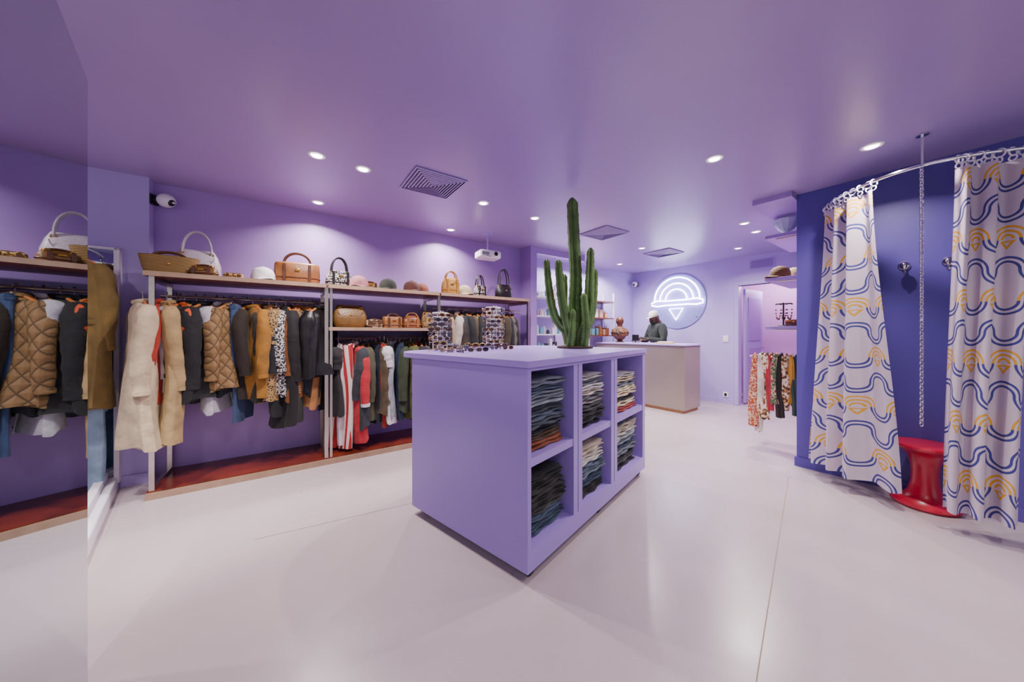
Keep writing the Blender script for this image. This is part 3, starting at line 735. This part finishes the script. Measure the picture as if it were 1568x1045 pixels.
def curtain_mat():
    m=bpy.data.materials.new('printed_curtain'); m.use_nodes=True; nt=m.node_tree; b=nt.nodes['Principled BSDF']; b.inputs['Roughness'].default_value=.85
    def Mx(op,a,bb=None,c=None):
        n=nt.nodes.new('ShaderNodeMath'); n.operation=op
        for i,v in enumerate((a,bb,c)):
            if v is None: continue
            if isinstance(v,(int,float)): n.inputs[i].default_value=v
            else: nt.links.new(v,n.inputs[i])
        return n.outputs[0]
    uv=nt.nodes.new('ShaderNodeUVMap'); uv.uv_map='UVMap'; sp=nt.nodes.new('ShaderNodeSeparateXYZ'); nt.links.new(uv.outputs[0],sp.inputs[0]); X,Y=sp.outputs[0],sp.outputs[1]
    a=.135;P=2*a;bh=.195;dl=.0135;w=.0066
    row=Mx('FLOOR',Mx('DIVIDE',Mx('ADD',Y,bh/2),bh)); par=Mx('FLOORED_MODULO',row,2.0)
    Xs=Mx('ADD',X,Mx('MULTIPLY',Mx('FLOORED_MODULO',Mx('FLOOR',Mx('DIVIDE',row,2.0)),2.0),a))
    dxu=Mx('SUBTRACT',Mx('FLOORED_MODULO',Mx('ADD',Xs,a),P),a); dxd=Mx('SUBTRACT',Mx('FLOORED_MODULO',Xs,P),a)
    dy=Mx('SUBTRACT',Mx('FLOORED_MODULO',Mx('ADD',Y,bh/2),bh),bh/2)
    ru=Mx('SQRT',Mx('ADD',Mx('MULTIPLY',dxu,dxu),Mx('MULTIPLY',dy,dy))); rd=Mx('SQRT',Mx('ADD',Mx('MULTIPLY',dxd,dxd),Mx('MULTIPLY',dy,dy)))
    up=Mx('GREATER_THAN',dy,0.0); dn=Mx('SUBTRACT',1.0,up)
    def ring(r,R,ww=w): return Mx('LESS_THAN',Mx('ABSOLUTE',Mx('SUBTRACT',r,R)),ww)
    U=Mx('MULTIPLY',Mx('MAXIMUM',ring(ru,a/2+dl),ring(ru,a/2-dl)),up); D=Mx('MULTIPLY',Mx('MAXIMUM',ring(rd,a/2+dl),ring(rd,a/2-dl)),dn)
    blue=Mx('MAXIMUM',Mx('MULTIPLY',U,Mx('SUBTRACT',1.0,par)),D)
    tri=Mx('MULTIPLY',Mx('MULTIPLY',Mx('GREATER_THAN',dy,-.062),Mx('LESS_THAN',dy,-.010)),Mx('LESS_THAN',Mx('ABSOLUTE',dxu),Mx('MULTIPLY',Mx('ADD',dy,.066),.7)))
    tri2=Mx('MULTIPLY',Mx('LESS_THAN',dy,-.019),Mx('LESS_THAN',Mx('ABSOLUTE',dxu),Mx('MULTIPLY',Mx('ADD',dy,.047),.6)))
    tri=Mx('MULTIPLY',tri,Mx('SUBTRACT',1.0,tri2))
    yel=Mx('MULTIPLY',par,Mx('MAXIMUM',Mx('MULTIPLY',up,Mx('MAXIMUM',ring(ru,a/2+dl,.0062),Mx('MAXIMUM',ring(ru,a/2-dl,.0062),ring(ru,.028,.0062)))),tri))
    m1=nt.nodes.new('ShaderNodeMix'); m1.data_type='RGBA'; m1.inputs[6].default_value=hx('#C0B2C2'); m1.inputs[7].default_value=hx('#393A80'); nt.links.new(blue,m1.inputs[0])
    m2=nt.nodes.new('ShaderNodeMix'); m2.data_type='RGBA'; nt.links.new(m1.outputs[2],m2.inputs[6]); m2.inputs[7].default_value=hx('#CE9A26'); nt.links.new(yel,m2.inputs[0])
    nt.links.new(m2.outputs[2],b.inputs['Base Color']); return m
M_cur=curtain_mat()
def curtain(name,tp,bp_,width,folds,z0,z1,amp=.04,ph=0):
    nu,nv=folds*24,40
    T=cr2(tp,12);B=cr2(bp_,12)
    def at(P,t):
        f=t*(len(P)-1); i=min(int(f),len(P)-2); return P[i].lerp(P[i+1],f-i), (P[i+1]-P[i]).normalized()
    vs=[];uvs=[]
    for j in range(nv+1):
        v=j/nv
        for i in range(nu+1):
            u=i/nu
            p1,d1=at(T,u);p2,d2=at(B,u); s=1-v
            e=s*s*(3-2*s)*.6+s*.4
            p=p1.lerp(p2,e); d=d1.lerp(d2,e).normalized(); n=Vector((-d.y,d.x,0))
            w=math.sin(2*PI*folds*u+ph+.6*math.sin(3*u+v*1.5)); am=amp*(.8+.45*s)*(1+.3*math.sin(9*u+2))
            p=p+n*w*am+d*math.sin(4*PI*folds*u)*am*.12
            vs.append((p.x,p.y,z0+(z1-z0)*v+.008*math.sin(2*PI*folds*u)*(1-v))); uvs.append((u*width,v*(z1-z0)))
    fs=[(j*(nu+1)+i,j*(nu+1)+i+1,(j+1)*(nu+1)+i+1,(j+1)*(nu+1)+i) for j in range(nv) for i in range(nu)]
    me=bpy.data.meshes.new(name); me.from_pydata(vs,[],fs); ul=me.uv_layers.new(name='UVMap')
    for lp in me.loops: ul.data[lp.index].uv=uvs[lp.vertex_index]
    for p in me.polygons: p.use_smooth=True
    me.materials.append(M_cur); o=bpy.data.objects.new(name,me); sc.collection.objects.link(o)
    q=MB(); nr=folds*2+2
    for i in range(nr+1):
        p,d=at(T,i/nr)
        q.torus((p.x,p.y,RZ-.010),.026,.0045,M_white,Matrix.Identity(4),14,6,'x' if i%2 else 'y')
        q.torus((p.x,p.y,RZ-.048),.017,.004,M_white,Matrix.Identity(4),12,6,'y' if i%2 else 'x')
    c=q.obj('ring_chain'); c.parent=o; 
    return o
curtain('curtain',[(2.885,3.0),(2.79,2.83),(2.735,2.64),(2.725,2.46)],[(2.76,3.04),(2.735,2.85),(2.74,2.65),(2.83,2.37)],.92,4,.13,RZ-.06,.036)
curtain('curtain',[(2.91,2.125),(3.02,2.07),(3.20,2.0)],[(2.85,2.16),(2.93,2.06),(3.04,1.955)],.72,3,.13,RZ-.06,.036,1)
q=MB(); n=86
for i in range(n):
    z=RZ-.02-i*.0205
    q.torus((2.79,2.225,z),.013,.0032,M_chrome,Matrix.Identity(4),12,6,'x' if i%2 else 'y',(.7,1.1))
q.obj('hanging_chain')
def hook(a,p,z):
    q=MB(); q.tube([(a,p,z),(a-.008,p,z)],.032,M_chrome,18); q.tube([(a-.008,p,z),(a-.06,p,z-.012)],.010,M_chrome,10)
    q.ell((a-.09,p,z-.008),(.034,.036,.036),M_chrome,16,k=10); q.tube([(a-.03,p,z-.01),(a-.045,p,z-.05),(a-.075,p,z-.07),(a-.095,p,z-.06)],.007,M_chrome,8)
    q.ell((a-.095,p,z-.058),(.012,.012,.012),M_chrome,8); q.obj('coat_hook',AB)
hook(4.149,-.6*3.142+.8*2.727-.09,1.84); hook(4.149,-.6*3.342+.8*2.461+.03,1.84)
q=MB(); red=mat('red_plastic','#C01838',.3,var=.04,coat=.3)
q.lathe([(.15,0),(.165,.004),(.175,.02),(.17,.032),(.12,.055),(.088,.10),(.072,.17),(.069,.235),(.072,.30),(.088,.37),(.12,.41),(.17,.435),(.177,.45),(.172,.463),(.15,.468),(.001,.463)],red,48)
q.obj('red_stool',0,(3.11,2.46,0))

# ------------------------------------------------------------ man
MA=AB+PI-.45
man=empty('shop_assistant_man',BW(6.20,3.43,0))
man.rotation_euler=(0,0,MA)
bpy.context.view_layer.update()
MM=Matrix.Translation(man.location)@Matrix.Rotation(MA,4,'Z')
skin=mat('skin_dark','#4A2C1E',.5,var=.08,scale=20); jk=fabric('jacket_dark_green','#18221C'); trs=fabric('trousers_black','#1A1A20'); shoe=mat('shoe','#D0CCC8',.5); beard=mat('beard','#120D0B',.8); capm=fabric('cap_cream','#D8D0C8'); eyew=mat('eye_white','#B8B0AC',.2,var=0)
V=[(0,0,.90),(0,0,1.08),(.01,0,1.24),(.03,0,1.38),(.055,0,1.47),
   (.03,.16,1.41),(.06,.245,1.26),(.10,.27,1.14),(.22,.215,1.16),(.33,.15,1.19),
   (.03,-.16,1.41),(.06,-.245,1.26),(.10,-.27,1.14),(.22,-.205,1.16),(.33,-.12,1.19)]
E=[(0,1),(1,2),(2,3),(3,4),(3,5),(5,6),(6,7),(7,8),(8,9),(3,10),(10,11),(11,12),(12,13),(13,14)]
Rr=[.165,.16,.175,.145,.075,.095,.075,.066,.056,.044,.095,.075,.066,.056,.044]
def skinmesh(name,V,E,Rr,m,root=0):
    me=bpy.data.meshes.new(name); bm=bmesh.new(); lay=bm.verts.layers.skin.verify()
    vv=[bm.verts.new(v) for v in V]
    for i,v in enumerate(vv):
        v[lay].radius=(Rr[i],Rr[i]); v[lay].use_root=(i==root)
    for a,b in E: bm.edges.new((vv[a],vv[b]))
    bm.to_mesh(me); bm.free(); me.materials.append(m)
    o=bpy.data.objects.new(name,me); sc.collection.objects.link(o); o.parent=man
    sk=o.modifiers.new('skin','SKIN'); sk.use_smooth_shade=True
    s=o.modifiers.new('sub','SUBSURF'); s.levels=2; s.render_levels=2
    return o
skinmesh('jacket',V,E,Rr,jk)
skinmesh('trousers',[(0,0,.93),(0,.09,.86),(.02,.10,.50),(0,.10,.09),(0,-.09,.86),(.02,-.10,.50),(0,-.10,.09)],[(0,1),(1,2),(2,3),(0,4),(4,5),(5,6)],[.15,.095,.07,.055,.095,.07,.055],trs)
q=MB()
for e in (-1,1):
    q.ell((.05,e*.10,.045),(.14,.05,.045),shoe,14); 
q.obj('shoes',parent=man,M=MM)
HT=Matrix.Translation((.095,0,1.60))@Matrix.Rotation(math.radians(22),4,'Y')
q=MB()
def hf(d):
    d=d.copy()
    f=max(0,d.x)
    if d.z<0: d.y*=1+.25*d.z; d.x*=1+.12*d.z
    if f>.8 and -.25<d.z<.1: d.x*=1.03
    return d
q.ell((0,0,0),(.098,.078,.122),skin,24,HT,16,hf)
q.tube([(-.035,0,-.06),(-.05,0,-.16)],[.052,.06],skin,14,HT)
q.tube([(.09,0,.012),(.108,0,-.012),(.116,0,-.03),(.10,0,-.04)],[.009,.012,.017,.010],skin,8,HT)
for e in (-1,1):
    q.ell((.086,e*.032,.008),(.010,.012,.006),eyew,8,HT,5); q.ell((.094,e*.032,.006),(.004,.006,.006),beard,8,HT,4)
    q.tube([(.085,e*.016,.028),(.09,e*.034,.033),(.075,e*.052,.026)],.005,beard,5,HT)
    q.ell((-.005,e*.080,-.008),(.018,.009,.030),skin,10,HT,6)
    q.ell((.055,e*.048,-.075),(.04,.025,.038),beard,10,HT,6)
q.ell((.072,0,-.092),(.032,.036,.03),beard,12,HT,6)
q.tube([(.094,-.022,-.060),(.103,0,-.058),(.094,.022,-.060)],.0065,mat('lips','#6A3830',.5),6,HT)
q.tube([(.09,-.026,-.047),(.107,0,-.046),(.09,.026,-.047)],.005,beard,6,HT)
q.lathe([(.088,.03),(.09,.05),(.086,.085),(.07,.12),(.04,.14),(.004,.146)],capm,26,T=HT@Matrix.Translation((-.005,0,0))@Matrix.Diagonal((1.12,.95,1,1)))
q.ell((.10,0,.04),(.055,.068,.006),capm,16,HT,6)
q.obj('head',parent=man,M=MM)
q=MB()
HZ=.035
for e,y in ((1,.15),(-1,-.12)):
    q.tube([(.32,y,1.155+HZ),(.36,y-.01*e,1.15+HZ*.8)],[.028,.027],skin,10)
    q.ell((.395,y-.015*e,1.142+HZ*.6),(.048,.04,.017),skin,14)
    for i,(ln,off) in enumerate(((.07,.03),(.082,.011),(.076,-.009),(.060,-.028))):
        b=Vector((.43,y-.015*e+off*e,1.145+HZ*.6)); 
        q.tube([b,b+Vector((ln*.45,off*.15*e,.006)),b+Vector((ln*.8,off*.2*e,-.012)),b+Vector((ln,off*.2*e,-.030))],[.0095,.009,.0085,.0065],skin,8)
    b=Vector((.375,y-.045*e,1.145+HZ*.6)); q.tube([b,b+Vector((.03,-.022*e,.0)),b+Vector((.058,-.026*e,-.012))],[.012,.0105,.008],skin,8)
q.obj('hands',parent=man,M=MM)
q=MB(); q.torus((.055,0,1.475),.062,.022,jk,n=20,k=8); q.obj('collar',parent=man,M=MM)

# ------------------------------------------------------------ extra lights
def area(name,loc,rot,size,en,colr,sy=None):
    l=bpy.data.lights.new(name,'AREA'); l.energy=en; l.color=colr; l.size=size
    if sy: l.shape='RECTANGLE'; l.size_y=sy
    o=bpy.data.objects.new(name,l); o.location=loc; o.rotation_euler=rot; sc.collection.objects.link(o); return o
l=bpy.data.lights.new('backroom_lamp','POINT'); l.energy=60; l.color=(1,.75,.92); l.shadow_soft_size=.15
o=bpy.data.objects.new('backroom_lamp',l); o.location=BW(7.7,2.0,2.3); sc.collection.objects.link(o)
area('niche_strip_light',RW(4.6,4.25,2.5),(0,0,AR),1.6,60,(1,.95,1),.06)
def spot(name,loc,tgt,en,ang,colr):
    l=bpy.data.lights.new(name,'SPOT'); l.energy=en; l.color=colr; l.spot_size=math.radians(ang); l.spot_blend=.9; l.shadow_soft_size=.04
    o=bpy.data.objects.new(name,l); o.location=loc; o.rotation_euler=(Vector(tgt)-Vector(loc)).to_track_quat('-Z','Y').to_euler(); sc.collection.objects.link(o)
spot('added_floor_spot',(-2.6,1.5,2.6),(-2.35,2.2,0),330,46,(1,.95,.93))  # added unseen lamp: bright floor patch standing in for reflected sun streaks
spot('added_wall_spot',BW(5.6,3.6,2.6),BW(6.7,3.5,1.5),110,80,(.95,.92,1))  # added lamp with no fixture, brightens the back wall around the sign

# ------------------------------------------------------------ world, camera
w=bpy.data.worlds.new('World'); sc.world=w; w.use_nodes=True
bg=w.node_tree.nodes['Background']; bg.inputs[0].default_value=(.97,.93,1,1); bg.inputs[1].default_value=.95
cam=bpy.data.cameras.new('Camera'); co=bpy.data.objects.new('Camera',cam); sc.collection.objects.link(co)
co.location=(0,0,1.3); co.rotation_euler=(PI/2,0,0)
cam.sensor_width=36; cam.lens=36*500/1568; cam.shift_y=-12.5/1568; cam.clip_start=.02
sc.camera=co
sc.view_settings.view_transform='AgX'
sc.view_settings.exposure=-.08
